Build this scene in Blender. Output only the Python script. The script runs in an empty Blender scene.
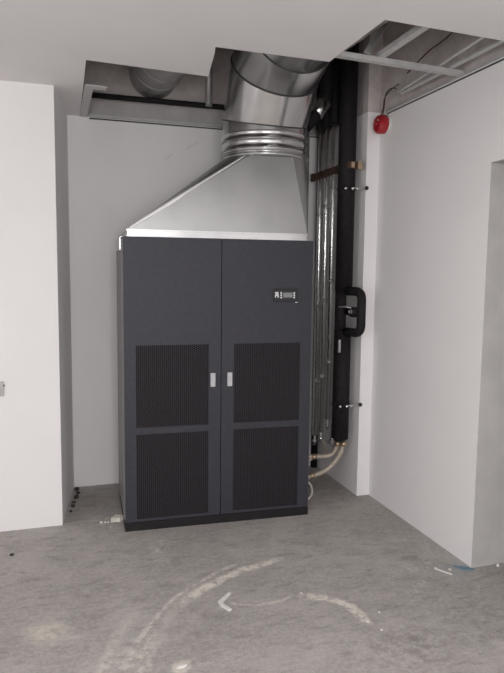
import bpy, bmesh, math, random
from mathutils import Vector, Matrix
random.seed(7)
C = bpy.context.scene.collection
PI = math.pi
sc = bpy.context.scene
sc.view_settings.view_transform = 'Standard'
sc.view_settings.look = 'None'
sc.view_settings.gamma = 1
sc.view_settings.use_curve_mapping = False
sc.view_settings.exposure = 0.12

# ------------------------------------------------------------------ materials
def nt(name):
    m = bpy.data.materials.new(name); m.use_nodes = True
    n = m.node_tree.nodes; l = m.node_tree.links
    return m, n, l, n['Principled BSDF']

def math_node(n, l, op, a, b=None, clamp=False):
    x = n.new('ShaderNodeMath'); x.operation = op; x.use_clamp = clamp
    for i, v in enumerate((a, b)):
        if v is None: continue
        if isinstance(v, (int, float)): x.inputs[i].default_value = v
        else: l.new(v, x.inputs[i])
    return x.outputs[0]

def smooth(n, l, v, a, b, lo=0.0, hi=1.0):
    x = n.new('ShaderNodeMapRange'); x.interpolation_type = 'SMOOTHSTEP'
    l.new(v, x.inputs[0])
    for i, q in enumerate((a, b, lo, hi)): x.inputs[i + 1].default_value = q
    return x.outputs[0]

def noise(n, l, co, scale, detail=4, rough=.55, out=0):
    x = n.new('ShaderNodeTexNoise'); x.inputs['Scale'].default_value = scale
    x.inputs['Detail'].default_value = detail; x.inputs['Roughness'].default_value = rough
    if co is not None: l.new(co, x.inputs['Vector'])
    return x.outputs[out]

def mixc(n, l, f, a, b):
    x = n.new('ShaderNodeMix'); x.data_type = 'RGBA'
    if isinstance(f, (int, float)): x.inputs[0].default_value = f
    else: l.new(f, x.inputs[0])
    for i, v in ((6, a), (7, b)):
        if isinstance(v, tuple): x.inputs[i].default_value = (*v, 1)
        else: l.new(v, x.inputs[i])
    return x.outputs[2]

def mat(name, c1, c2=None, rough=.5, metal=0.0, scale=8, bump=0, bscale=60, rough2=None, spec=.5, stretch=None, detail=4):
    m, n, l, b = nt(name)
    tc = n.new('ShaderNodeTexCoord'); co = tc.outputs['Object']
    if stretch:
        mp = n.new('ShaderNodeMapping'); mp.inputs['Scale'].default_value = stretch
        l.new(co, mp.inputs['Vector']); co = mp.outputs[0]
    c2 = c2 or c1
    f = noise(n, l, co, scale, detail)
    f = smooth(n, l, f, .3, .7)
    l.new(mixc(n, l, f, c1, c2), b.inputs['Base Color'])
    if rough2 is None: b.inputs['Roughness'].default_value = rough
    else:
        x = n.new('ShaderNodeMapRange'); l.new(f, x.inputs[0])
        x.inputs[3].default_value = rough; x.inputs[4].default_value = rough2
        l.new(x.outputs[0], b.inputs['Roughness'])
    b.inputs['Metallic'].default_value = metal
    b.inputs['Specular IOR Level'].default_value = spec
    if bump:
        bn = n.new('ShaderNodeBump'); bn.inputs['Strength'].default_value = bump
        bn.inputs['Distance'].default_value = .01
        l.new(noise(n, l, co, bscale, 3), bn.inputs['Height']); l.new(bn.outputs[0], b.inputs['Normal'])
    return m

M = {}
M['wall'] = mat('white_plaster', (.87, .85, .85), (.89, .87, .87), .85, scale=2.2, bump=.12, bscale=25, spec=.2)
M['ceil'] = mat('ceiling_paint', (.80, .78, .775), (.83, .81, .805), .9, scale=1.5, bump=.06, bscale=30, spec=.15)
M['seam_and_gap'] = mat('dark_sealant_and_shadow_gap', (.05, .05, .05), (.08, .08, .08), .6, scale=30)  # duct seam sealant, also the painted shadow gaps under the wall angles
M['reveal'] = mat('grey_plaster_reveal', (.50, .485, .475), (.56, .545, .535), .9, scale=5, bump=.2, bscale=20, spec=.1)
M['hood_glint'] = mat('painted_highlight', (.90, .90, .90), (.95, .95, .95), .42, .35, scale=10)  # near-white so the hood's crease highlight is painted in
M['board'] = mat('grey_board', (.42, .40, .395), (.50, .48, .475), .9, scale=6, spec=.1)
M['bare'] = mat('bare_blockwork', (.52, .465, .45), (.62, .57, .55), .95, scale=9, bump=.6, bscale=30, spec=.1)
M['slab'] = mat('raw_concrete', (.52, .47, .455), (.64, .59, .57), .95, scale=5, bump=.4, bscale=22, spec=.1)
M['charcoal'] = mat('charcoal_powder_coat', (.035, .0355, .045), (.041, .0415, .052), .5, scale=30, bump=.05, bscale=300, spec=.35)
M['grille'] = mat('dark_perforated_steel', (.030, .026, .031), (.035, .030, .036), .6, scale=20, spec=.3)
M['filter'] = mat('black_filter_mat', (.008, .007, .009), (.013, .011, .013), .9, scale=50, spec=.1)
M['side'] = mat('grey_side_sheet', (.20, .195, .195), (.24, .235, .235), .45, scale=10, spec=.4)
M['plinth'] = mat('black_plinth', (.012, .010, .012), (.016, .014, .016), .6, scale=20, spec=.3)
M['galv'] = mat('galvanised_sheet', (.56, .56, .56), (.64, .64, .64), .20, 1.0, scale=5, rough2=.27, bump=.02, bscale=5)
M['galvhood'] = mat('galvanised_hood_sheet', (.40, .405, .405), (.45, .455, .455), .36, 1.0, scale=4, rough2=.42, bump=.01, bscale=5)
M['galvold'] = mat('dull_galvanised_sheet', (.42, .41, .41), (.54, .53, .525), .42, .7, scale=12, rough2=.55)
M['channel'] = mat('galvanised_channel', (.52, .52, .51), (.60, .60, .59), .55, .35, scale=25)
M['foil'] = mat('crinkled_foil', (.90, .90, .89), (.97, .97, .96), .16, 1.0, scale=30, rough2=.24, bump=.32, bscale=90)
M['rubber'] = mat('black_pipe_insulation', (.010, .009, .010), (.017, .015, .016), .7, scale=30, bump=.2, bscale=50, spec=.25)
M['rust'] = mat('rusty_brown_steel', (.05, .022, .016), (.13, .07, .045), .7, .3, scale=45)
M['brass'] = mat('dull_brass', (.45, .34, .22), (.55, .44, .30), .35, .8, scale=30)
M['chrome'] = mat('bright_zinc', (.75, .75, .75), (.85, .85, .85), .15, 1.0, scale=20)
M['hose'] = mat('pale_braided_hose', (.40, .34, .27), (.56, .50, .43), .45, .25, scale=70, bump=.3, bscale=220)
M['drain'] = mat('pale_drain_hose', (.46, .41, .36), (.52, .47, .42), .5, scale=30)
M['handle'] = mat('light_grey_handle', (.50, .50, .52), (.55, .55, .57), .45, .1, scale=30)
M['red'] = mat('red_plastic', (.36, .016, .024), (.42, .02, .028), .35, scale=12)
M['white'] = mat('white_plastic', (.70, .69, .68), (.74, .73, .72), .4, scale=12)
M['switch'] = mat('grey_plastic', (.48, .47, .46), (.52, .51, .50), .5, scale=12)
M['brown'] = mat('brown_cable_sheath', (.10, .05, .04), (.15, .08, .06), .6, scale=30)
M['black'] = mat('black_plastic', (.010, .010, .012), (.016, .016, .018), .35, scale=30)
M['screen'] = mat('grey_display_glass', (.22, .23, .24), (.28, .29, .30), .15, scale=80)
M['mark'] = mat('pale_print', (.78, .78, .80), (.82, .82, .84), .5, scale=20)
M['mortar'] = mat('broken_mortar', (.62, .58, .50), (.80, .77, .70), .9, scale=22, bump=.4, bscale=50)
M['chalk'] = mat('white_plaster_chip', (.72, .69, .65), (.80, .78, .75), .9, scale=40)
M['tape'] = mat('blue_tape', (.10, .20, .27), (.16, .28, .36), .6, scale=30)
M['dirt'] = mat('dark_dirt', (.03, .025, .022), (.07, .06, .055), .95, scale=30)

def floor_mat():
    m, n, l, b = nt('stained_concrete_floor')
    co = n.new('ShaderNodeTexCoord').outputs['Object']
    big = noise(n, l, co, .9, 5, .6); mid = noise(n, l, co, 4.5, 6, .65); fine = noise(n, l, co, 38, 5, .7)
    col = mixc(n, l, smooth(n, l, big, .35, .65), (.40, .372, .352), (.50, .468, .442))
    col = mixc(n, l, smooth(n, l, mid, .38, .64, 0, .8), col, (.345, .32, .303))
    col = mixc(n, l, smooth(n, l, fine, .35, .7, 0, .6), col, (.58, .55, .52))
    grit = noise(n, l, co, 130, 3, .7)
    col = mixc(n, l, smooth(n, l, grit, .45, .65, 0, .38), col, (.22, .205, .195))
    # dragged streaks
    mp = n.new('ShaderNodeMapping'); mp.inputs['Rotation'].default_value = (0, 0, .95); mp.inputs['Scale'].default_value = (3.0, 8, 1)
    l.new(co, mp.inputs['Vector'])
    st = noise(n, l, mp.outputs[0], 2.2, 6, .7)
    col = mixc(n, l, smooth(n, l, st, .50, .66, 0, .5), col, (.25, .228, .215))
    mp2 = n.new('ShaderNodeMapping'); mp2.inputs['Rotation'].default_value = (0, 0, -.9); mp2.inputs['Scale'].default_value = (2.4, 8, 1)
    l.new(co, mp2.inputs['Vector'])
    st2 = noise(n, l, mp2.outputs[0], 2.0, 6, .7)
    col = mixc(n, l, smooth(n, l, st2, .55, .72, 0, .4), col, (.62, .59, .56))
    sx = n.new('ShaderNodeSeparateXYZ'); l.new(co, sx.inputs[0])
    X, Y = sx.outputs[0], sx.outputs[1]
    rag = noise(n, l, co, 16, 6, .75)
    wob = math_node(n, l, 'MULTIPLY', math_node(n, l, 'SUBTRACT', noise(n, l, co, 5, 4), .5), .09)
    def dist(cx, cy):
        dx = math_node(n, l, 'SUBTRACT', X, cx); dy = math_node(n, l, 'SUBTRACT', Y, cy)
        d = math_node(n, l, 'SQRT', math_node(n, l, 'ADD', math_node(n, l, 'MULTIPLY', dx, dx), math_node(n, l, 'MULTIPLY', dy, dy)))
        return d, dx, dy
    def arc(cx, cy, R, w, a0, a1, dens, colr, thr=(.38, .56)):
        nonlocal col
        d, dx, dy = dist(cx, cy)
        e = math_node(n, l, 'ABSOLUTE', math_node(n, l, 'SUBTRACT', math_node(n, l, 'ADD', d, wob), R))
        band = smooth(n, l, e, w * .25, w, 1, 0)
        ang = math_node(n, l, 'ARCTAN2', dy, dx)
        msk = math_node(n, l, 'MULTIPLY', smooth(n, l, ang, a0 - .12, a0 + .12), smooth(n, l, ang, a1 - .12, a1 + .12, 1, 0))
        k = math_node(n, l, 'MULTIPLY', band, msk)
        k = math_node(n, l, 'MULTIPLY', k, smooth(n, l, rag, thr[0], thr[1]))
        k = math_node(n, l, 'MULTIPLY', k, dens, True)
        col = mixc(n, l, k, col, colr)
    pale = (.88, .82, .73)
    arc(1.437, 2.355, 1.115, .045, 1.68, 2.30, .8, pale, (.36, .56))
    arc(1.437, 2.355, 1.125, .05, 2.2, 2.95, .4, pale, (.42, .6))
    arc(1.437, 2.355, 1.19, .02, 1.9, 2.8, .5, pale)
    arc(1.437, 2.355, 1.30, .05, 2.5, 3.1, .35, (.74, .69, .62))
    arc(1.23, 2.75, .267, .045, -.3, 1.45, .75, pale)
    arc(1.05, 3.3, .30, .018, -2.2, -1.0, .4, pale)
    arc(.9, 3.9, 1.75, .02, -1.5, -.55, .35, (.74, .69, .62), (.48, .62))
    arc(.3, 4.6, 2.35, .03, -1.1, -.4, .4, (.74, .69, .62), (.5, .62))
    def patch(cx, cy, r, dens, colr, thr=(.45, .6)):
        nonlocal col
        d, dx, dy = dist(cx, cy)
        k = smooth(n, l, math_node(n, l, 'ADD', d, math_node(n, l, 'MULTIPLY', wob, 1.6)), r * .35, r, 1, 0)
        k = math_node(n, l, 'MULTIPLY', k, smooth(n, l, rag, thr[0], thr[1]))
        k = math_node(n, l, 'MULTIPLY', k, dens, True)
        col = mixc(n, l, k, col, colr)
    patch(-.06, 3.07, .15, .55, (.76, .70, .60), (.35, .6))
    patch(.27, 2.68, .16, .5, (.74, .69, .62))
    patch(.51, 2.60, .05, .5, pale, (.3, .5))
    patch(2.02, 3.13, .10, .45, (.74, .69, .62))
    patch(.33, 4.36, .15, .55, pale, (.52, .62))
    patch(.62, 3.85, .13, .45, pale, (.52, .62))
    patch(2.3, 3.05, .14, .5, (.25, .31, .34), (.3, .6))
    patch(1.55, 2.45, .28, .5, (.22, .20, .187), (.42, .6))
    patch(1.9, 2.5, .4, .35, (.24, .22, .205), (.42, .62))
    patch(.2, 3.3, .35, .4, (.28, .257, .24), (.42, .6))
    patch(.65, 2.9, .3, .35, (.27, .248, .235), (.42, .6))
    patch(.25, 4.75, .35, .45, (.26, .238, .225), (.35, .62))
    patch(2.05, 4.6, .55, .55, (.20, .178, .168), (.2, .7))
    l.new(col, b.inputs['Base Color'])
    b.inputs['Roughness'].default_value = .75; b.inputs['Specular IOR Level'].default_value = .3
    bn = n.new('ShaderNodeBump'); bn.inputs['Strength'].default_value = .35; bn.inputs['Distance'].default_value = .01
    l.new(fine, bn.inputs['Height']); l.new(bn.outputs[0], b.inputs['Normal'])
    return m
M['floor'] = floor_mat()

# ------------------------------------------------------------------ mesh helpers
def bx(bm, x0, x1, y0, y1, z0, z1, bev=0):
    v = [bm.verts.new((x, y, z)) for z in (z0, z1) for y in (y0, y1) for x in (x0, x1)]
    fs = [bm.faces.new([v[i] for i in q]) for q in ((0, 2, 3, 1), (4, 5, 7, 6), (0, 1, 5, 4), (2, 6, 7, 3), (0, 4, 6, 2), (1, 3, 7, 5))]
    if bev:
        es = list({e for f in fs for e in f.edges})
        bmesh.ops.bevel(bm, geom=es, offset=bev, segments=2, profile=.5, affect='EDGES')

def prism(bm, pts, z0, z1):
    a = [bm.verts.new((x, y, z0)) for x, y in pts]; b = [bm.verts.new((x, y, z1)) for x, y in pts]
    n = len(pts)
    bm.faces.new(list(reversed(a))); bm.faces.new(b)
    for i in range(n):
        j = (i + 1) % n; bm.faces.new([a[i], a[j], b[j], b[i]])

def spline(pts, k=8):
    P = [Vector(p) for p in pts]
    if len(P) < 3: return P
    out = []
    for i in range(len(P) - 1):
        p0 = P[max(i - 1, 0)]; p1 = P[i]; p2 = P[i + 1]; p3 = P[min(i + 2, len(P) - 1)]
        for j in range(k):
            t = j / k
            out.append(.5 * ((2 * p1) + (-p0 + p2) * t + (2 * p0 - 5 * p1 + 4 * p2 - p3) * t * t + (-p0 + 3 * p1 - 3 * p2 + p3) * t ** 3))
    out.append(P[-1]); return out

def fillet(pts, r, k=7):
    P = [Vector(p) for p in pts]; out = [P[0]]
    for i in range(1, len(P) - 1):
        a = (P[i - 1] - P[i]).normalized(); b = (P[i + 1] - P[i]).normalized()
        s = P[i] + a * r; e = P[i] + b * r
        for j in range(k + 1):
            t = j / k; out.append((1 - t) ** 2 * s + 2 * t * (1 - t) * P[i] + t * t * e)
    out.append(P[-1]); return out

def tube(bm, pts, r, seg=16, rf=None, closed=False, cap=True):
    P = [Vector(p) for p in pts]; n = len(P); rings = []
    up = None
    for i in range(n):
        if closed: t = P[(i + 1) % n] - P[i - 1]
        else: t = P[min(i + 1, n - 1)] - P[max(i - 1, 0)]
        t.normalize()
        if up is None:
            up = Vector((0, 0, 1)) if abs(t.z) < .9 else Vector((1, 0, 0))
        u = (up - t * up.dot(t)).normalized(); w = t.cross(u); up = u
        rr = rf(i / max(n - 1, 1)) if rf else r
        rings.append([bm.verts.new(P[i] + rr * (math.cos(2 * PI * k / seg) * u + math.sin(2 * PI * k / seg) * w)) for k in range(seg)])
    m = n if closed else n - 1
    for i in range(m):
        A, B = rings[i], rings[(i + 1) % n]
        for k in range(seg):
            f = bm.faces.new([A[k], A[(k + 1) % seg], B[(k + 1) % seg], B[k]]); f.smooth = True
    if cap and not closed:
        bm.faces.new(list(reversed(rings[0]))); bm.faces.new(rings[-1])

def lathe(bm, prof, origin, axis, seg=32):
    """prof: (radius, distance along axis)"""
    ax = Vector(axis).normalized(); o = Vector(origin)
    u = ax.orthogonal().normalized(); w = ax.cross(u)
    rings = []
    for r, d in prof:
        if r < 1e-6: rings.append([bm.verts.new(o + ax * d)])
        else: rings.append([bm.verts.new(o + ax * d + r * (math.cos(2 * PI * k / seg) * u + math.sin(2 * PI * k / seg) * w)) for k in range(seg)])
    for A, B in zip(rings, rings[1:]):
        for k in range(seg):
            j = (k + 1) % seg
            if len(A) == 1 and len(B) == 1: continue
            if len(A) == 1: f = bm.faces.new([A[0], B[j], B[k]])
            elif len(B) == 1: f = bm.faces.new([A[k], A[j], B[0]])
            else: f = bm.faces.new([A[k], A[j], B[j], B[k]])
            f.smooth = True

def obj(name, bm, m, parent=None, recalc=True, edge=None):
    if recalc: bmesh.ops.recalc_face_normals(bm, faces=bm.faces)
    me = bpy.data.meshes.new(name); bm.to_mesh(me); bm.free()
    me.materials.append(M[m]); o = bpy.data.objects.new(name, me); C.objects.link(o)
    if edge:
        md = o.modifiers.new('split', 'EDGE_SPLIT'); md.split_angle = math.radians(edge)
    if parent: o.parent = parent
    return o

def thing(name, label, cat, loc=(0, 0, 0), rz=0, group=None):
    o = bpy.data.objects.new(name, None); C.objects.link(o); o.empty_display_size = .1
    o.location = loc; o.rotation_euler = (0, 0, rz); return tag(o, label, cat, group)
def tag(o, label, cat, group=None):
    o['label'] = label; o['category'] = cat
    if group: o['group'] = group
    return o
def struct(name, bm, m, **k):
    o = obj(name, bm, m, **k); o['kind'] = 'structure'; return o
def N(): return bmesh.new()

# ------------------------------------------------------------------ the room
H = 2.967; SL = 3.80
LW = 4.39; XB = .13; YB = 5.1625; XR = 2.389; YJ = 4.34; XJ = 2.284; YE = 3.04
X0, Y0 = -3.2, -2.8
bm = N(); bx(bm, X0 - .2, 3.8, Y0 - .2, 5.5, -.12, 0); struct('floor', bm, 'floor')
bm = N(); bx(bm, X0 - .2, 3.8, Y0 - .2, 5.5, SL, SL + .2); o = struct('ceiling', bm, 'slab')
# suspended plasterboard with the L-shaped hole cut for the duct
hole = [(XR, Y0), (XR, 2.79), (1.52, 2.746), (1.52, 3.371), (1.2, 3.366), (.852, 3.36), (.872, 3.46), (.888, 3.56), (.902, 3.66), (.918, 3.76), (.936, 3.866), (.205, 3.807), (.226, YB), (XB, YB), (.0292, LW), (X0, LW), (X0, Y0)]
bm = N(); prism(bm, list(reversed(hole)), H, H + .014); struct('ceiling', bm, 'ceil')

bm = N(); prism(bm, [(X0, LW), (.0292, LW), (XB, YB), (XB, YB + .25), (X0, YB + .25)], 0, 3.10); struct('wall_left', bm, 'wall')
bm = N(); prism(bm, [(X0, LW), (.0292, LW), (XB, YB), (XB, YB + .25), (X0, YB + .25)], 3.10, SL); struct('wall_left', bm, 'bare')
bm = N(); bx(bm, XB, XJ, YB, YB + .25, 0, 2.967); struct('wall_back', bm, 'wall')
bm = N(); bx(bm, XB, XJ, YB, YB + .25, 2.967, 3.10); struct('wall_back', bm, 'board')  # upper strip in a greyer tone than the wall below
bm = N(); bx(bm, XB, XJ, YB + .03, YB + .25, 3.10, SL); struct('wall_back', bm, 'bare')
RW = [(XR, YE), (XR + .36, YE), (XR + .36, YB + .25), (XJ, YB + .25), (XJ, YJ), (XR, YJ)]
bm = N(); prism(bm, RW, 0, 2.985); struct('wall_right', bm, 'wall')
bm = N(); prism(bm, RW, 2.985, SL); struct('wall_right', bm, 'bare')
bm = N(); bx(bm, XR + .001, XR + .36, YE - .004, YE - .0005, 0, 2.412); bx(bm, XR + .001, XR + .36, 2.05, YE - .004, 2.408, 2.4118); struct('trim_1', bm, 'reveal')
bm = N(); bx(bm, XR, XR + .36, 2.05, YE, 2.412, 2.985); bx(bm, XR, XR + .36, Y0, 2.05, 0, 2.985); struct('wall_right', bm, 'wall')
bm = N(); bx(bm, XR, XR + .36, Y0, YE, 2.985, SL); struct('wall_right', bm, 'bare')
bm = N(); bx(bm, 3.6, 3.8, Y0, 5.4, 0, SL); struct('wall_passage', bm, 'wall')
SW = (-1.6, 2.0)
bm = N(); bx(bm, X0 - .2, X0, Y0, SW[0], 0, SL); bx(bm, X0 - .2, X0, SW[1], 5.4, 0, SL); bx(bm, X0 - .2, X0, SW[0], SW[1], 0, .7); bx(bm, X0 - .2, X0, SW[0], SW[1], 2.5, SL)
struct('wall_side', bm, 'wall')
bm = N()
for q in ((SW[0], SW[0] + .05, .7, 2.5), (SW[1] - .05, SW[1], .7, 2.5), (SW[0], SW[1], .7, .75), (SW[0], SW[1], 2.45, 2.5), (.175, .225, .7, 2.5)):
    bx(bm, X0 - .14, X0 - .08, q[0], q[1], q[2], q[3])
struct('added_window_3', bm, 'white')  # unseen side window, added to bring light onto the right wall
# rear wall with two unseen openings, added as light sources behind the camera
WN = [(-1.3, .5), (.8, 2.3)]; wz0, wz1 = .75, 2.45
bm = N()
bx(bm, X0, 3.6, Y0 - .2, Y0, 0, wz0); bx(bm, X0, 3.6, Y0 - .2, Y0, wz1, SL)
bx(bm, X0, WN[0][0], Y0 - .2, Y0, wz0, wz1); bx(bm, WN[0][1], WN[1][0], Y0 - .2, Y0, wz0, wz1); bx(bm, WN[1][1], 3.6, Y0 - .2, Y0, wz0, wz1)
struct('wall_rear', bm, 'wall')
for i, (a, b_) in enumerate(WN):
    bm = N()
    for q in ((a, a + .05, wz0, wz1), (b_ - .05, b_, wz0, wz1), (a, b_, wz0, wz0 + .05), (a, b_, wz1 - .05, wz1), ((a + b_) / 2 - .025, (a + b_) / 2 + .025, wz0, wz1)):
        bx(bm, q[0], q[1], Y0 - .14, Y0 - .08, q[2], q[3])
    struct('added_window_%d' % (i + 1), bm, 'white')

bm = N(); bx(bm, XR - .003, XR, 2.80, 4.235, 2.950, 2.960); struct('shadow_gap_2', bm, 'seam_and_gap')  # dark strip paints the shadow gap below the right wall angle
bm = N(); bx(bm, .295, XJ, YB - .004, YB, 2.950, 2.961); struct('shadow_gap_3', bm, 'seam_and_gap')  # painted shadow gap again, along the back wall
# ------------------------------------------------------------------ cabinet
RC = -.0439; W = 1.3223; D = .71
CAB0 = Vector((.435, 4.147, 0))
def cab(name, label, cat, z=0): return thing(name, label, cat, (CAB0.x, CAB0.y, z), RC)
t = cab('air_conditioning_cabinet', 'tall dark charcoal steel cabinet with two perforated doors standing on the concrete floor', 'cabinet')
t_cab = t
bm = N(); bx(bm, .004, W - .004, .026, D, .062, 1.995, .003); obj('body', bm, 'charcoal', t)
bm = N(); bx(bm, -.003, .004, .022, D, .075, 1.985); o = obj('side_panel', bm, 'side', t); o['label'] = 'lighter grey left side panel'
bm = N(); bx(bm, W - .004, W + .002, .022, D, .075, 1.985); obj('side_panel', bm, 'charcoal', t)
bm = N(); bx(bm, 0, W, .001, D - .02, 0, .06, .002); o = obj('plinth', bm, 'plinth', t); o['label'] = 'black plinth'

def door_leaf(a0, a1, holes, hand):
    """front sheet with rectangular openings, 22 mm thick"""
    bm = N(); z0, z1 = .064, 1.998
    xs = sorted({a0, a1, holes[0][0], holes[0][1]}); zs = sorted({z0, z1, *[h[2] for h in holes], *[h[3] for h in holes]})
    # build grid with shared verts, leave holes open
    V = {}
    def v(x, y, z):
        k = (round(x, 5), round(y, 5), round(z, 5))
        if k not in V: V[k] = bm.verts.new(k)
        return V[k]
    def solid(i, j):
        cx = (xs[i] + xs[i + 1]) / 2; cz = (zs[j] + zs[j + 1]) / 2
        return not any(h[0] < cx < h[1] and h[2] < cz < h[3] for h in holes)
    nx, nz = len(xs) - 1, len(zs) - 1
    T = .022
    for i in range(nx):
        for j in range(nz):
            if not solid(i, j): continue
            x0, x1, q0, q1 = xs[i], xs[i + 1], zs[j], zs[j + 1]
            bm.faces.new([v(x0, 0, q0), v(x1, 0, q0), v(x1, 0, q1), v(x0, 0, q1)])
            bm.faces.new([v(x0, T, q0), v(x0, T, q1), v(x1, T, q1), v(x1, T, q0)])
            for (ii, jj, A, B) in ((i - 1, j, (x0, q0), (x0, q1)), (i + 1, j, (x1, q0), (x1, q1)), (i, j - 1, (x0, q0), (x1, q0)), (i, j + 1, (x0, q1), (x1, q1))):
                if 0 <= ii < nx and 0 <= jj < nz and solid(ii, jj): continue
                bm.faces.new([v(A[0], 0, A[1]), v(B[0], 0, B[1]), v(B[0], T, B[1]), v(A[0], T, A[1])])
    return obj('door', bm, 'charcoal', t)

def vent(x0, x1, z0, z1, par):
    """perforated sheet: staggered hexagonal cells each with a round-ish hole"""
    bm = N(); q_ = .0155; R = q_ / math.sqrt(3); hr = .0058
    V = {}
    nx = int((x1 - x0) / (1.5 * R)) + 1; nz = int((z1 - z0) / q_) + 1
    ox = (x0 + x1) / 2 - (nx - 1) * 1.5 * R / 2; oz = (z0 + z1) / 2 - (nz - .5) * q_ / 2
    cl = lambda x, lo, hi: min(max(x, lo), hi)
    for i in range(nx):
        for j in range(nz):
            cx = ox + i * 1.5 * R; cz = oz + j * q_ + (q_ / 2 if i % 2 else 0)
            O, I = [], []
            for k in range(6):
                a = k * PI / 3; ca, sa = math.cos(a), math.sin(a)
                key = (round((cx + R * ca - ox) / (R / 2)), round((cz + R * sa - oz) / (q_ / 2)))
                if key not in V: V[key] = bm.verts.new((cl(cx + R * ca, x0 - .008, x1 + .008), .0045, cl(cz + R * sa, z0 - .008, z1 + .008)))
                O.append(V[key]); I.append(bm.verts.new((cl(cx + hr * ca, x0 - .006, x1 + .006), .0045, cl(cz + hr * sa, z0 - .006, z1 + .006))))
            for k in range(6):
                j2 = (k + 1) % 6
                try: bm.faces.new([O[j2], O[k], I[k], I[j2]])
                except ValueError: pass
    o = obj('vent_panel', bm, 'grille', par, recalc=False); o['label'] = 'dark perforated grille with staggered round holes'
    bm = N(); bx(bm, x0 - .012, x1 + .012, .014, .020, z0 - .012, z1 + .012); obj('filter', bm, 'filter', par)

mid = W / 2
doors = []
for a0, a1, h0, h1 in ((.002, mid - .0025, .080, .572), (mid + .0025, W - .002, .752, 1.236)):
    d = door_leaf(a0, a1, [(h0, h1, .085, .672), (h0, h1, .720, 1.279)], 0); doors.append(d)
    vent(h0, h1, .085, .672, d); vent(h0, h1, .720, 1.279, d)
for d, a in ((doors[0], .603), (doors[1], .722)):
    bm = N(); bx(bm, a - .017, a + .017, -.010, .002, .984, 1.080, .003)
    o = obj('door_handle', bm, 'handle', d); o['label'] = 'light grey rectangular swing handle'
# display on the right hand door
dx0, dx1, dz0, dz1 = 1.030, 1.210, 1.572, 1.660
bm = N(); bx(bm, dx0, dx1, -.010, .002, dz0, dz1, .004); disp = obj('control_display', bm, 'black', t); disp['label'] = 'small black control display'
bm = N(); bx(bm, 1.100, 1.168, -.0125, -.009, 1.600, 1.634, .001); obj('screen', bm, 'screen', disp)
for x in (1.085, 1.181):
    for z in (1.600, 1.616, 1.632):
        bm = N(); bx(bm, x - .0055, x + .0055, -.013, -.009, z - .0058, z + .0058, .001); obj('button', bm, 'mark', disp)
# emblem left of the buttons
bm = N()
for (x0, x1, z0, z1) in ((1.040, 1.064, 1.626, 1.638), (1.040, 1.047, 1.600, 1.622), (1.050, 1.066, 1.612, 1.624), (1.058, 1.068, 1.600, 1.610), (1.040, 1.052, 1.612, 1.622)):
    bx(bm, x0, x1, -.0118, -.009, z0, z1)
obj('emblem', bm, 'mark', disp)
bm = N(); bx(bm, 1.192, 1.210, -.0016, .001, 1.563, 1.568); obj('badge', bm, 'mark', t)

# ------------------------------------------------------------------ hood
NA, NB, NR, ZN = 1.058, .36, .315, 2.585
hood = cab('duct_hood', 'silver galvanised hood tapering from the cabinet top to the round duct', 'hood', 2.0)
ha0, ha1, hb0, hb1, hz = .032, 1.282, .025, .69, .045
bm = N()
bx(bm, ha0 - .004, ha1 + .004, hb0 - .004, hb1 + .004, -.001, .006)
bx(bm, ha0, ha1, hb0, hb1, .006, .036)
bx(bm, ha0 - .006, ha1 + .006, hb0 - .006, hb1 + .006, .036, .046)
obj('base_flange', bm, 'galv', hood)
bm = N()
K = 48
corner = {0: (ha1, hb0), 1: (ha1, hb1), 2: (ha0, hb1), 3: (ha0, hb0)}   # quadrants by angle
top = []
zt = ZN - 2.0
def cpt(phi): return (NA + NR * math.sin(phi), NB - NR * math.cos(phi))   # phi=0 front, +right
ring = [bm.verts.new((*cpt(2 * PI * k / K), zt)) for k in range(K)]
cv = [bm.verts.new((*corner[i], hz)) for i in range(4)]
def arcfan(c, k0, k1):
    for k in range(k0, k1):
        f = bm.faces.new([c, ring[(k + 1) % K], ring[k % K]]); f.smooth = True
h = 3   # half-width (in 7.5 degree steps) of the flat faces
# front right corner 0 : k h..12-h, back right 1 : 12+h..24-h ...
fk = 5; fr = 3
bm.faces.new([cv[0], ring[5], ring[4], ring[3]])
arcfan(cv[0], 5, 8)
arcfan(cv[1], 12 + 4, 24 - h); arcfan(cv[2], 24 + h, 36 - h); arcfan(cv[3], 36 + h, 48 - fk)
# flat front sheet up to a straight edge, then narrow gores closing on to the round neck
ch = [bm.verts.new((ring[k % K].co.x, .078, zt - .012)) for k in range(-fk, fr + 1)]
bm.faces.new([cv[3], cv[0]] + list(reversed(ch)))
for i in range(fk + fr):
    bm.faces.new([ch[i], ch[i + 1], ring[(i + 1 - fk) % K], ring[(i - fk) % K]])
bm.faces.new([cv[0], ring[fr], ch[-1]]); bm.faces.new([cv[3], ch[0], ring[-fk % K]])
bm.faces.new([cv[0], cv[1]] + [ring[k % K] for k in range(12 + 4, 12 - 4 - 1, -1)])
bm.faces.new([cv[1], cv[2]] + [ring[k % K] for k in range(24 + h, 24 - h - 1, -1)])
bm.faces.new([cv[2], cv[3]] + [ring[k % K] for k in range(36 + h, 36 - h - 1, -1)])
obj('tapered_body', bm, 'galvhood', hood, edge=25)
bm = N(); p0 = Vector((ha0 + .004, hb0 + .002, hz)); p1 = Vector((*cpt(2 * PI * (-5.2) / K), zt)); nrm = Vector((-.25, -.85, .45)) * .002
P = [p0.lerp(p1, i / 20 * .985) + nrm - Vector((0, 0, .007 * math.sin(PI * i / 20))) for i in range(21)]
tube(bm, P, .011, 12, rf=lambda q: .003 + .014 * max(0, math.sin(PI * q ** .8)) ** .8); o = obj('highlight_seam', bm, 'hood_glint', hood); o['label'] = 'seam bead with the bright highlight painted on, along the left front edge'  # pale bead carries the painted highlight of the left crease
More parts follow.
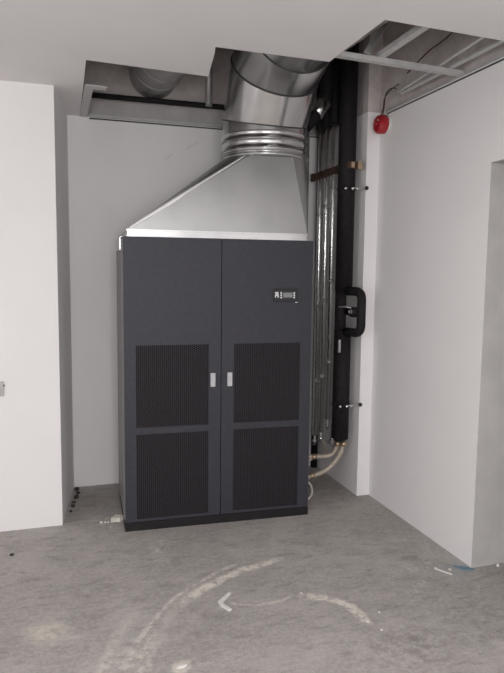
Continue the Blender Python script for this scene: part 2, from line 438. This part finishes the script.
bm = N(); bx(bm, -.010, -.0035, .16, .66, 1.915, 1.996); bx(bm, -.010, .028, .05, .66, 1.9955, 1.9985); o = obj('side_flange', bm, 'galv', t_cab); o['label'] = 'light metal strip folded over the top left edge'

# ------------------------------------------------------------------ main duct: neck, collars, 4-piece elbow, horizontal run
duct = cab('ventilation_duct', 'large round galvanised duct rising from the hood and bending forward above the ceiling', 'duct', ZN)
def lc(a, b, z): return Vector((a, b, z - ZN))
Z0 = 2.672; RB = .694; GR = .313
def seam(th, r=GR, seg=64, turn=.032):
    """points of the mitre seam at angle th; bend runs towards -b"""
    out = []
    c15 = math.cos(math.radians(15)); t_ = math.radians(th)
    for k in range(seg):
        f = 2 * PI * k / seg; rho = (RB - r * math.cos(f)) / c15
        if th in (0, 90): rho = RB - r * math.cos(f)
        s = RB - rho * math.cos(t_); z = Z0 + rho * math.sin(t_)
        # local frame of cabinet: -b is bend direction, rotated by the fitted angle
        ang = turn - RC
        x = s * math.sin(ang) + r * math.sin(f) * math.cos(ang); y = -s * math.cos(ang) + r * math.sin(f) * math.sin(ang)
        out.append(lc(NA + x, NB + y, z))
    return out
def skin(bm, A, B):
    a = [bm.verts.new(p) for p in A]; b = [bm.verts.new(p) for p in B]; n = len(a)
    for k in range(n):
        f = bm.faces.new([a[k], a[(k + 1) % n], b[(k + 1) % n], b[k]]); f.smooth = True
circ0 = [Vector((p.x, p.y, 0)) for p in seam(0)]
def up(P, z): return [Vector((p.x, p.y, z - ZN)) for p in P]
base = seam(0)
bm = N(); skin(bm, up(base, ZN + .0005), up(base, 2.70)); obj('neck', bm, 'galv', duct)
ctr = lc(NA, NB, 0)
for z0, hgt, e in ((2.596, .022, .007), (2.634, .058, .004), (2.700, .050, .006)):
    bm = N()
    lathe(bm, [(NR - .006, 0), (NR + e, .0), (NR + e + .004, .004), (NR + e, .010), (NR + e - .002, hgt - .010), (NR + e + .004, hgt - .004), (NR + e, hgt), (NR - .006, hgt)], (NA, NB, z0 - ZN), (0, 0, 1), 64)
    obj('collar', bm, 'galv', duct, edge=50)
def scaled(P, k):
    c = sum(P, Vector()) / len(P); return [c + (p - c) * k for p in P]
bm = N(); skin(bm, up(base, 2.70), seam(15)); obj('duct_segment', bm, 'galv', duct)
for a, b_ in ((15, 45), (45, 75)):
    bm = N(); skin(bm, scaled(seam(a), .995), scaled(seam(b_), 1.004)); obj('duct_segment', bm, 'galv', duct)
bm = N()
s75 = seam(75)
far = []
ang = .032 - RC
for k in range(64):
    f = 2 * PI * k / 64; s = 2.4; z = Z0 + RB - GR * math.cos(f)
    far.append(lc(NA + s * math.sin(ang) + GR * math.sin(f) * math.cos(ang), NB - s * math.cos(ang) + GR * math.sin(f) * math.sin(ang), z))
skin(bm, s75, far); obj('horizontal_run', bm, 'galv', duct)
for th, rr in ((15, .0035), (45, .0045), (75, .0045)):
    bm = N(); tube(bm, scaled(seam(th), 1.006), rr, 8, closed=True); obj('seam_bead', bm, 'seam_and_gap', duct)

# ------------------------------------------------------------------ other ducts above the ceiling
def along(pts, r, step=.0, rib=.006, seg=40):
    bm = N(); tube(bm, pts, r, seg); return bm
t = thing('spiral_duct', 'dull grey round duct crossing above the ceiling hole left of the main duct', 'duct', (.80, 4.3, 3.345))
bm = N(); tube(bm, [(0, YB + .028 - 4.3, 0), (0, -1.6, 0)], .192, 48); obj('duct_tube', bm, 'galvold', t)
for y in (.62, .40, .12, -.16, -.44, -.72, -1.0):
    bm = N(); lathe(bm, [(.191, -.012), (.196, -.005), (.196, .005), (.191, .012)], (0, y, 0), (0, 1, 0), 48); obj('rib', bm, 'galvold', t)
t = thing('flexible_duct', 'narrow dark duct with a shiny collar running up into the corner behind the main duct', 'duct', (1.90, 4.75, 2.93))
O = Vector((1.90, 4.75, 2.93))
bm = N(); P = [Vector((1.89, 4.61, 2.90)), Vector((1.96, 4.605, 2.985)), Vector((2.04, 4.60, 3.095)), Vector((2.058, 4.60, 3.30)), Vector((2.058, 4.60, 3.79))]
tube(bm, [p - O for p in spline(P, 8)], .050, 24); o = obj('flexible_tube', bm, 'rubber', t); o['label'] = 'dark flexible tube'
bm = N(); lathe(bm, [(.051, -.065), (.058, -.060), (.056, -.02), (.059, -.01), (.056, 0), (.058, .060), (.051, .065)], Vector((2.010, 4.602, 3.050)) - O, Vector((.127, 0, .16)), 32); o = obj('collar', bm, 'galv', t); o['label'] = 'shiny metal collar'
bm = N(); tube(bm, [(1.24, 5.10, 3.115), (1.24, 5.10, SL)], .028, 16); tag(obj('conduit_pipe', bm, 'galvold'), 'short grey vertical conduit above the ceiling, left of the main duct', 'pipe')
bm = N(); tube(bm, fillet([(.30, 5.132, 3.126), (1.0, 5.132, 3.126), (2.2, 5.132, 3.126)], .02), .022, 12); tag(obj('dark_wall_strip', bm, 'rubber'), 'black round strip along the top edge of the back wall above the ceiling', 'pipe')  # round black strip along the top of the back wall

# ------------------------------------------------------------------ ceiling framing
def channel(name, p0, p1, w, h, label, group='metal ceiling framing', m='channel', up_=(0, 0, 1)):
    """open U profile from p0 to p1, web facing down"""
    p0 = Vector(p0); p1 = Vector(p1); t_ = (p1 - p0).normalized(); U = Vector(up_); S = t_.cross(U).normalized(); U = S.cross(t_).normalized()
    bm = N(); th = .0025
    prof = [(-w / 2, 0), (w / 2, 0), (w / 2, h), (w / 2 - th, h), (w / 2 - th, th), (-w / 2 + th, th), (-w / 2 + th, h), (-w / 2, h)]
    a = [bm.verts.new(S * x + U * z) for x, z in prof]; b = [bm.verts.new(p1 - p0 + S * x + U * z) for x, z in prof]
    for i in range(8):
        j = (i + 1) % 8; bm.faces.new([a[i], a[j], b[j], b[i]])
    for L in (a, b):
        bm.faces.new([L[0], L[1], L[4], L[5]]); bm.faces.new([L[1], L[2], L[3], L[4]]); bm.faces.new([L[0], L[5], L[6], L[7]])
    o = obj(name, bm, m); o.location = p0; return tag(o, label, 'metal channel', group)
channel('ceiling_channel', (1.50, 3.285, 2.970), (XR - .006, 3.345, 2.970), .042, .027, 'long light metal channel crossing the right ceiling hole from the duct to the wall')
channel('ceiling_channel', (1.800, 2.76, 2.999), (1.810, 3.32, 2.999), .045, .027, 'wide metal channel above the cross channel, nearest the duct side of the right hole')
channel('ceiling_channel', (2.285, 2.80, 2.999), (2.298, 3.90, 2.999), .034, .012, 'metal channel running nearest the right wall inside the ceiling hole')
channel('ceiling_channel', (2.150, 2.80, 3.000), (2.262, 3.88, 3.000), .018, .010, 'thin slanting metal channel converging on the one nearest the right wall')
channel('ceiling_channel', (1.70, 3.27, 3.00), (2.06, 3.62, 3.40), .032, .010, 'thin metal hanger strap slanting up above the right ceiling hole', up_=(0, -.7, .7))
channel('ceiling_channel', (.250, 4.375, 2.962), (.250, YB - .004, 2.962), .056, .010, 'light metal channel along the left edge of the left ceiling hole')
channel('ceiling_channel', (.222, 4.330, 2.962), (.360, 4.340, 2.962), .080, .008, 'short stub of metal channel jutting into the left ceiling hole')
def angle(name, p0, p1, a, b_, label):
    """L profile: a = leg vector 1, b_ = leg vector 2"""
    bm = N(); p0 = Vector(p0); p1 = Vector(p1); a = Vector(a); b_ = Vector(b_); th = .003
    ua, ub = a.normalized() * th, b_.normalized() * th
    prof = [Vector((0, 0, 0)), a, a + ub, ua + ub, ua + b_, b_]
    A = [bm.verts.new(p) for p in prof]; B = [bm.verts.new(p + p1 - p0) for p in prof]
    for i in range(6):
        j = (i + 1) % 6; bm.faces.new([A[i], A[j], B[j], B[i]])
    for L in (A, B): bm.faces.new([L[0], L[1], L[2], L[3]]); bm.faces.new([L[0], L[3], L[4], L[5]])
    o = obj(name, bm, 'channel'); o.location = p0; return tag(o, label, 'metal angle', 'metal ceiling framing')
angle('wall_angle', (.292, YB - .002, 2.966), (1.50, YB - .002, 2.966), (0, -.024, 0), (0, 0, .022), 'thin metal angle along the back wall at the left ceiling hole')
angle('wall_angle', (XR - .002, 2.80, 2.968), (XR - .002, 3.60, 2.968), (-.018, 0, 0), (0, 0, .02), 'thin white metal angle on top of the right wall, length nearer the camera')
angle('wall_angle', (XR - .002, 3.606, 2.968), (XR - .002, 4.235, 2.968), (-.018, 0, 0), (0, 0, .02), 'thin white metal angle on top of the right wall, length ending above the red sounder')

# ------------------------------------------------------------------ alarm and cables
t = thing('alarm_sounder', 'small round red alarm sounder high on the right wall under the ceiling hole', 'alarm', (XR, 4.235, 2.874))
bm = N(); lathe(bm, [(0, 0), (.050, 0), (.052, .006), (.050, .014), (0, .014)], (0, 0, 0), (-1, 0, -.0), 24); obj('base', bm, 'white', t)
bm = N(); lathe(bm, [(.0, .012), (.050, .012), (.054, .022), (.054, .050), (.046, .064), (.034, .070), (.030, .064), (.0, .064)], (0, 0, 0), (-1, 0, 0), 10); obj('body', bm, 'red', t, edge=30)
bm = N(); lathe(bm, [(0, .062), (.012, .062), (.012, .074), (0, .076)], (0, 0, 0), (-1, 0, 0), 16); obj('sounder_grille', bm, 'red', t)
bm = N(); lathe(bm, [(0, .066), (.005, .066), (.004, .071), (0, .072)], (0, -.018, .018), (-1, 0, 0), 12); obj('indicator_light', bm, 'white', t)
for ch in t.children: ch.scale = (1.3, 1.3, 1.3)
bm = N(); tube(bm, spline([(2.24, 3.86, 3.02), (2.30, 4.04, 3.075), (2.335, 4.17, 3.075), (2.35, 4.21, 3.01), (2.352, 4.235, 2.943)], 8), .004, 8)
tag(obj('cable', bm, 'brown'), 'brown cable looping from the channel end down to the red sounder, outer loop', 'cable')
bm = N(); tube(bm, spline([(2.22, 3.80, 3.03), (2.27, 3.98, 3.05), (2.31, 4.14, 3.035), (2.335, 4.20, 2.98), (2.345, 4.25, 2.944)], 8), .004, 8)
tag(obj('cable', bm, 'black'), 'black cable hanging inside the brown loop above the red sounder', 'cable')
bm = N(); tube(bm, spline([(1.95, 2.9, 3.42), (2.20, 3.05, 3.28), (2.31, 3.35, 3.22), (2.33, 3.62, 3.20), (2.30, 3.75, 3.14), (2.20, 3.66, 3.06)], 8), .005, 8)
tag(obj('cable', bm, 'brown'), 'reddish brown cable lying above the right ceiling hole', 'cable')

# ------------------------------------------------------------------ pipes on the right recess wall
PX = 2.160
t = thing('insulated_pipe', 'thick black foam insulated vertical pipe in the corner right of the cabinet', 'pipe', (PX, 4.42, .46))
bm = N(); tube(bm, [(0, 0, 0), (0, 0, .865)], .067, 32); obj('insulation', bm, 'rubber', t)
bm = N(); tube(bm, [(0, 0, 1.175), (0, 0, SL - .46)], .067, 32); obj('insulation', bm, 'rubber', t)
bm = N(); tube(bm, [(-.022, 0, .84), (-.022, 0, 1.20)], .044, 28); obj('insulation', bm, 'rubber', t)
bm = N(); lathe(bm, [(0, -.02), (.045, -.02), (.045, .004), (0, .004)], (0, 0, 0), (0, 0, 1), 24); obj('end_cap', bm, 'black', t)
bm = N(); bx(bm, -.056, -.038, -.056, -.036, .70, .80, .002); obj('tape_label', bm, 'galvold', t)
# bypass loop
t = thing('bypass_pipe_loop', 'black insulated pipe loop shaped like a handle branching off the thick black pipe', 'pipe', (PX, 4.36, 1.48))
dv = Vector((.047, -.145, 0)).normalized()
o_ = Vector((0, -.005, 0)); L = .155
def lp(s, z): return o_ + dv * s + Vector((0, 0, z))
bm = N(); tube(bm, fillet([lp(-.003, .158), lp(L, .158), lp(L, -.158), lp(-.003, -.158)], .065, 8), .034, 20); obj('pipe_loop', bm, 'rubber', t)
bm = N(); tube(bm, [lp(-.003, .0), lp(L, 0)], .028, 16)
obj('middle_branch', bm, 'rubber', t)
bm = N(); lathe(bm, [(0, -.03), (.036, -.03), (.040, -.015), (.040, .015), (.036, .03), (0, .03)], lp(.075, .0), (dv.x, dv.y, 0), 20); vb = obj('valve_body', bm, 'rubber', t)
sd = Vector((-dv.y, dv.x, 0)) * -1
bm = N(); tube(bm, [lp(.08, .03) + sd * .03, lp(.05, .040) + sd * .05, lp(-.02, .036) + sd * .07], .007, 10); o = obj('valve_lever', bm, 'galvold', t); o['label'] = 'grey metal lever'
bm = N(); lathe(bm, [(.010, -.006), (.016, -.006), (.016, .006), (.010, .006), (.010, -.006)], lp(.082, .004) + sd * .042, sd, 20); obj('valve_nut', bm, 'galvold', t)

fl = [(4.67, .56, 'nearest the thick black pipe'), (4.80, .42, 'the middle one of the three'), (4.925, .36, 'farthest from the thick black pipe')]
for y, zb, w in fl:
    t = thing('foil_pipe', 'slim silver foil wrapped vertical pipe, ' + w, 'pipe', (PX + .005, y, zb), 0, 'foil wrapped pipes right of the cabinet')
    bm = N(); r0 = .024; tube(bm, [(0, 0, 0), (0, 0, SL - zb)], r0, 20); obj('foil_wrap', bm, 'foil', t)
    bm = N(); lathe(bm, [(.025, 0), (.044, .004), (.046, .03), (.046, SL - 2.95), (.025, SL - 2.95)], (0, 0, 2.95 - zb), (0, 0, 1), 20); o = obj('insulation', bm, 'rubber', t); o['label'] = 'black sleeve added to paint the shade at the pipe top'  # black sleeve paints the shade the pipe fades into above
    for z in (.48, 1.15, 1.9):
        bm = N(); lathe(bm, [(r0 - .001, -.012), (r0 + .002, -.012), (r0 + .002, .012), (r0 - .001, .012)], (0, 0, z), (0, 0, 1), 20); obj('foil_tape', bm, 'galvold', t)
    bm = N(); tube(bm, [(0, 0, -.09), (0, 0, .01)], .012, 12); obj('bare_end', bm, 'galvold', t)
    bm = N(); lathe(bm, [(0, -.012), (.019, -.012), (.019, .012), (0, .012)], (0, 0, -.055), (0, 0, 1), 6); obj('nut', bm, 'chrome', t)
# short foil fitting
t = thing('pipe_fitting', 'short grey fitting hanging below the silver pipe nearest the black pipe', 'pipe fitting', (PX - .02, 4.52, .42))
bm = N(); tube(bm, [(0, 0, .0), (0, 0, .13)], .013, 12); obj('stub_pipe', bm, 'galvold', t)
bm = N(); tube(bm, fillet([(0, 0, .0), (0, 0, -.03), (0, .07, -.03)], .02, 5), .013, 12); obj('elbow', bm, 'galvold', t)
bm = N(); lathe(bm, [(0, -.008), (.02, -.008), (.02, .012), (0, .012)], (0, 0, .01), (0, 0, 1), 6); obj('nut', bm, 'chrome', t)
bm = N(); tube(bm, [(2.250, 5.125, 0.0), (2.250, 5.125, SL)], .03, 16); tag(obj('wall_pipe', bm, 'rubber'), 'dark vertical pipe in the far corner behind the silver pipes', 'pipe')
bm = N(); tube(bm, [(2.13, 5.13, 0.0), (2.13, 5.13, SL)], .014, 12); tag(obj('conduit_pipe', bm, 'galvold'), 'thin grey conduit on the back wall just right of the cabinet edge', 'pipe')

# clamp rail
t = thing('clamp_rail', 'rusty brown clamp rail across the pipes below the ceiling hole', 'bracket', (2.19, 4.70, 2.585))
bm = N(); bx(bm, -.062, -.040, -.345, .335, -.024, .024); obj('rail', bm, 'rust', t)
for y, r, m_ in ((4.67, .032, 'rust'), (4.80, .032, 'rust'), (4.925, .032, 'rust')):
    bm = N(); lathe(bm, [(.0245, -.018), (r, -.018), (r, .018), (.0245, .018), (.0245, -.018)], (PX + .005 - 2.19, y - 4.70, 0), (0, 0, 1), 20); obj('pipe_clamp', bm, m_, t)
    bm = N(); lathe(bm, [(0, 0), (.014, 0), (.014, .022), (0, .022)], (PX + .005 - 2.19 - .030, y - 4.70 - .01, 0), (-1, -.2, 0), 6); obj('bolt', bm, 'rust', t)
bm = N(); bx(bm, .012, .050, -.385, -.362, -.030, .028, .002); o = obj('clamp_plate', bm, 'brass', t); o['label'] = 'brass coloured end plate'
bm = N(); bx(bm, -.045, -.018, -.392, -.368, -.022, .020, .002); obj('clamp_plate', bm, 'brass', t)
bm = N(); bx(bm, -.06, .06, -.372, -.352, -.026, .024, .003); obj('clamp_bar', bm, 'rust', t)
bm = N(); bx(bm, -.066, -.036, .295, .345, -.032, .030, .004); obj('rail_end', bm, 'rust', t)

def stud(z, label):
    t = thing('pipe_bracket', label, 'bracket', (PX, 4.42, z), 0, 'threaded stud brackets on the thick black pipe')
    bm = N(); lathe(bm, [(.068, -.010), (.072, -.010), (.072, .010), (.068, .010), (.068, -.010)], (0, 0, 0), (0, 0, 1), 32); obj('pipe_clamp', bm, 'rubber', t)
    bm = N(); tube(bm, [(.01, -.088, 0), (XJ - PX + .003, -.086, .004)], .006, 10); obj('threaded_rod', bm, 'galvold', t)
    for x, r in ((-.045, .011), (.008, .013), (.045, .009)):
        bm = N(); lathe(bm, [(0, -.010), (r, -.008), (r, .008), (0, .010)], (x, -.088 if x > -.04 else -.080, -.004), (1, 0, 0), 8); obj('nut', bm, 'chrome', t)
    bm = N(); lathe(bm, [(0, 0), (.016, 0), (.014, .01), (0, .014)], (XJ - PX, -.092, .004), (0, -1, 0), 12); obj('wall_plug', bm, 'black', t)
stud(2.415, 'small shiny stud bracket fixing the thick black pipe, upper one near the ceiling')
stud(.742, 'small shiny stud bracket fixing the thick black pipe, lower one near the hoses')

# ------------------------------------------------------------------ hoses
def hose(pts, r, label, m='hose', ferr=()):
    o0 = Vector(pts[0]); t = thing('hose', label, 'hose', o0, 0, 'hoses from the cabinet side')
    bm = N(); tube(bm, [p - o0 for p in spline(pts, 10)], r, 14); obj('hose_tube', bm, m, t)
    for (p, d) in ferr:
        bm = N(); lathe(bm, [(0, -.018), (r + .004, -.018), (r + .005, 0), (r + .004, .018), (0, .018)], Vector(p) - o0, d, 12); obj('ferrule', bm, 'brass', t)
hose([(1.782, 4.46, .33), (1.95, 4.455, .315), (2.09, 4.45, .318), (2.137, 4.44, .37), (2.148, 4.43, .438)], .018, 'pale braided hose, upper one running level from the cabinet side', ferr=[((1.955, 4.455, .315), (1, 0, 0)), ((2.147, 4.431, .415), (.1, 0, 1))])
hose([(1.782, 4.44, .155), (1.92, 4.43, .165), (2.06, 4.425, .215), (2.155, 4.415, .32), (2.192, 4.405, .438)], .020, 'pale braided hose, lower one sweeping up to the thick black pipe', ferr=[((1.93, 4.43, .168), (1, 0, .1)), ((2.190, 4.407, .415), (.2, 0, 1))])
hose([(1.80, 4.62, .20), (1.95, 4.62, .225), (2.06, 4.63, .26), (2.15, 4.66, .28), (2.16, 4.75, .35)], .012, 'darker hose running between the upper and lower pale hoses', 'hose')
hose([(1.775, 4.30, .195), (1.85, 4.30, .16), (1.873, 4.29, .10), (1.85, 4.29, .045), (1.775, 4.29, .012)], .009, 'thin pale drain hose bending down to the floor beside the cabinet', 'drain')

# ------------------------------------------------------------------ switch plate
t = thing('wall_socket', 'grey plastic switch plate on the white left wall at the photo edge', 'switch', (-.372, LW, .985))
bm = N(); bx(bm, -.045, .045, -.016, 0, -.05, .05, .003); obj('plate', bm, 'switch', t)
bm = N(); bx(bm, -.028, .022, -.021, -.014, -.03, .03, .002); obj('rocker', bm, 'white', t)
bm = N(); lathe(bm, [(0, -.004), (.006, -.004), (.006, .004), (0, .006)], (.046, -.010, .022), (1, 0, 0), 10); obj('side_knob', bm, 'black', t)

# ------------------------------------------------------------------ debris
def lump(name, loc, size, m, label, cat='debris', group=None, seed=0, flat=.6):
    rnd = random.Random(seed); bm = N()
    bmesh.ops.create_icosphere(bm, subdivisions=2, radius=1)
    for v in bm.verts:
        k = 1 + rnd.uniform(-.18, .18); v.co = Vector((v.co.x * size[0] * k, v.co.y * size[1] * k, max(v.co.z, -flat) * size[2] * k))
    zmin = min(v.co.z for v in bm.verts)
    for v in bm.verts: v.co.z -= zmin
    o = obj(name, bm, m); o.location = loc; o.rotation_euler = (0, 0, rnd.uniform(0, 3)); return tag(o, label, cat, group)
# broken mortar piece leaning at the cabinet corner
bm = N(); prism(bm, [(-.045, -.02), (.020, -.026), (.050, -.004), (.044, .034), (-.008, .040), (-.034, .020)], 0, .030)
bmesh.ops.subdivide_edges(bm, edges=bm.edges[:], cuts=2, use_grid_fill=True)
rnd = random.Random(4)
for v in bm.verts: v.co += Vector([rnd.uniform(-.003, .003) for _ in range(3)]); v.co.z = max(v.co.z, 0)
o = obj('mortar_chunk', bm, 'mortar'); o.location = (.398, 4.362, 0); tag(o, 'cream broken mortar chunk on the floor by the cabinet left front corner', 'debris')
for i, (x, y, s, w) in enumerate(((.290, 4.352, .013, 'farthest from the chunk'), (.316, 4.345, .008, 'tiny one in the middle'), (.336, 4.340, .012, 'closest to the chunk'))):
    lump('plaster_crumb', (x, y, 0), (s, s * .7, .007), 'chalk', 'small white plaster crumb left of the mortar chunk, ' + w, group='plaster crumbs left of the cabinet', seed=i)
bm = N(); prism(bm, [(.903 - .85, 3.154 - 3.07), (.888 - .85, 3.158 - 3.07), (-.040, .012), (-.034, -.030), (-.004, -.086), (.012, -.078), (-.016, -.022), (-.018, .000)], 0, .010)
o = obj('plaster_chip', bm, 'chalk'); o.location = (.85, 3.07, 0); tag(o, 'white hook shaped plaster chip lying alone on the floor before the cabinet', 'debris')
bm = N(); prism(bm, [(-.026, .040), (-.020, .046), (.030, -.038), (.024, -.044)], 0, .006)
o = obj('plaster_sliver', bm, 'chalk'); o.location = (2.195, 3.035, 0); tag(o, 'thin white sliver on the floor before the right wall corner', 'debris')
lump('plaster_crumb', (2.17, 3.085, 0), (.012, .010, .006), 'chalk', 'white crumb at the far end of the thin sliver', group='plaster crumbs by the right corner', seed=11)
lump('plaster_crumb', (2.245, 3.05, 0), (.012, .008, .006), 'chalk', 'white crumb between the thin sliver and the blue tape', group='plaster crumbs by the right corner', seed=12)
lump('plaster_crumb', (2.555, 3.005, 0), (.010, .010, .012), 'chalk', 'white crumb under the opening at the right photo edge', group='plaster crumbs by the right corner', seed=13)
bm = N(); prism(bm, [(-.05, .055), (.020, .020), (.052, -.018), (.030, -.030), (-.030, .000)], 0, .003)
o = obj('tape_scrap', bm, 'tape'); o.location = (2.345, 3.035, 0); tag(o, 'blue scrap of tape on the floor at the right wall corner', 'tape')
lump('floor_plug', (-.279, 3.997, 0), (.016, .013, .005), 'dirt', 'small dark dot of dirt on the floor before the left wall', seed=15)
lump('plaster_crumb', (.515, 2.60, 0), (.030, .012, .006), 'chalk', 'elongated white crumb at the bottom edge left of centre', seed=16)
for i, (x, y, s) in enumerate(((.150, 5.08, .022), (.155, 5.0, .018), (.140, 4.90, .024), (.118, 4.80, .016), (.108, 4.72, .018), (.090, 4.62, .012))):
    lump('dirt_clump', (x, y, 0), (s, s * .8, s * .7), 'dirt', 'dark crumbled dirt along the foot of the left recess wall', group='dirt along the recess wall', seed=30 + i)
for i, (x, y) in enumerate(((1.50, 2.69), (1.53, 2.60), (1.60, 2.75), (1.28, 3.05))):
    lump('plaster_crumb', (x, y, 0), (.007, .006, .004), 'chalk', 'tiny white crumb scattered by the right hand pale scrape', group='tiny crumbs by the right hand scrape', seed=50 + i)

# hairline cracks on the back wall
t = thing('wall_crack', 'fine hairline crack in the plaster of the back wall left of the hood', 'crack', (1.0, YB, 2.74))
for P in ([(-.12, -.07), (-.08, -.035), (-.045, -.012)], [(.06, .03), (.10, .06), (.13, .07), (.165, .105)]):
    bm = N(); tube(bm, [Vector((x, -.0004, z)) for x, z in P], .0016, 5); obj('crack_line', bm, 'switch', t)

# ------------------------------------------------------------------ light
def area(name, loc, rot, sx, sy, e, col=(1, 1, 1)):
    d = bpy.data.lights.new(name, 'AREA'); d.shape = 'RECTANGLE'; d.size = sx; d.size_y = sy; d.energy = e; d.color = col
    o = bpy.data.objects.new(name, d); C.objects.link(o); o.location = loc; o.rotation_euler = rot; return o
for i, (a, b_) in enumerate(WN):
    area('added_window_light', ((a + b_) / 2, Y0 - .02, (wz0 + wz1) / 2), (PI / 2, 0, 0), b_ - a - .1, wz1 - wz0 - .1, (88, 6)[i], (1, .985, .985))  # added lights in the unseen rear openings, balanced for wall brightness
area('added_window_light', (X0 - .02, .2, 1.6), (PI / 2, 0, -PI / 2), 3.5, 1.7, 38, (1, .985, .985))  # light for the added side window
for i, (x, y) in enumerate(((-1.3, .6), (.4, .6), (1.75, .6))):  # lamps out of view, added for wall light and metal highlights
    t = thing('added_ceiling_lamp', 'long white unseen ceiling lamp added behind the camera, ' + ('leftmost', 'middle', 'rightmost')[i] + ' of three', 'lamp', (x, y, H), 0, 'added ceiling lamps')
    bm = N(); bx(bm, -.09, .09, -.62, .62, -.05, 0, .004); obj('lamp_body', bm, 'white', t)
    area('added_lamp_light', (x, y, H - .055), (0, 0, 0), .14, 1.2, (3, 24, 8)[i], (1, .985, .98))
w = bpy.data.worlds.new('World'); sc.world = w; w.use_nodes = True
w.node_tree.nodes['Background'].inputs[0].default_value = (.9, .93, 1, 1); w.node_tree.nodes['Background'].inputs[1].default_value = .5

# ------------------------------------------------------------------ camera
cd = bpy.data.cameras.new('camera'); cam = bpy.data.objects.new('camera', cd); C.objects.link(cam)
cd.sensor_fit = 'VERTICAL'; cd.sensor_height = 24; cd.lens = 24 * 621.94 / 673; cd.clip_start = .05
r = Vector((.95278, -.303457, .01124)); u = Vector((.020521, .101273, .994647)); f = Vector((.302971, .947448, -.102719))
cam.matrix_world = Matrix(((r.x, u.x, -f.x, 0), (r.y, u.y, -f.y, 0), (r.z, u.z, -f.z, 1.7734), (0, 0, 0, 1)))
sc.camera = cam
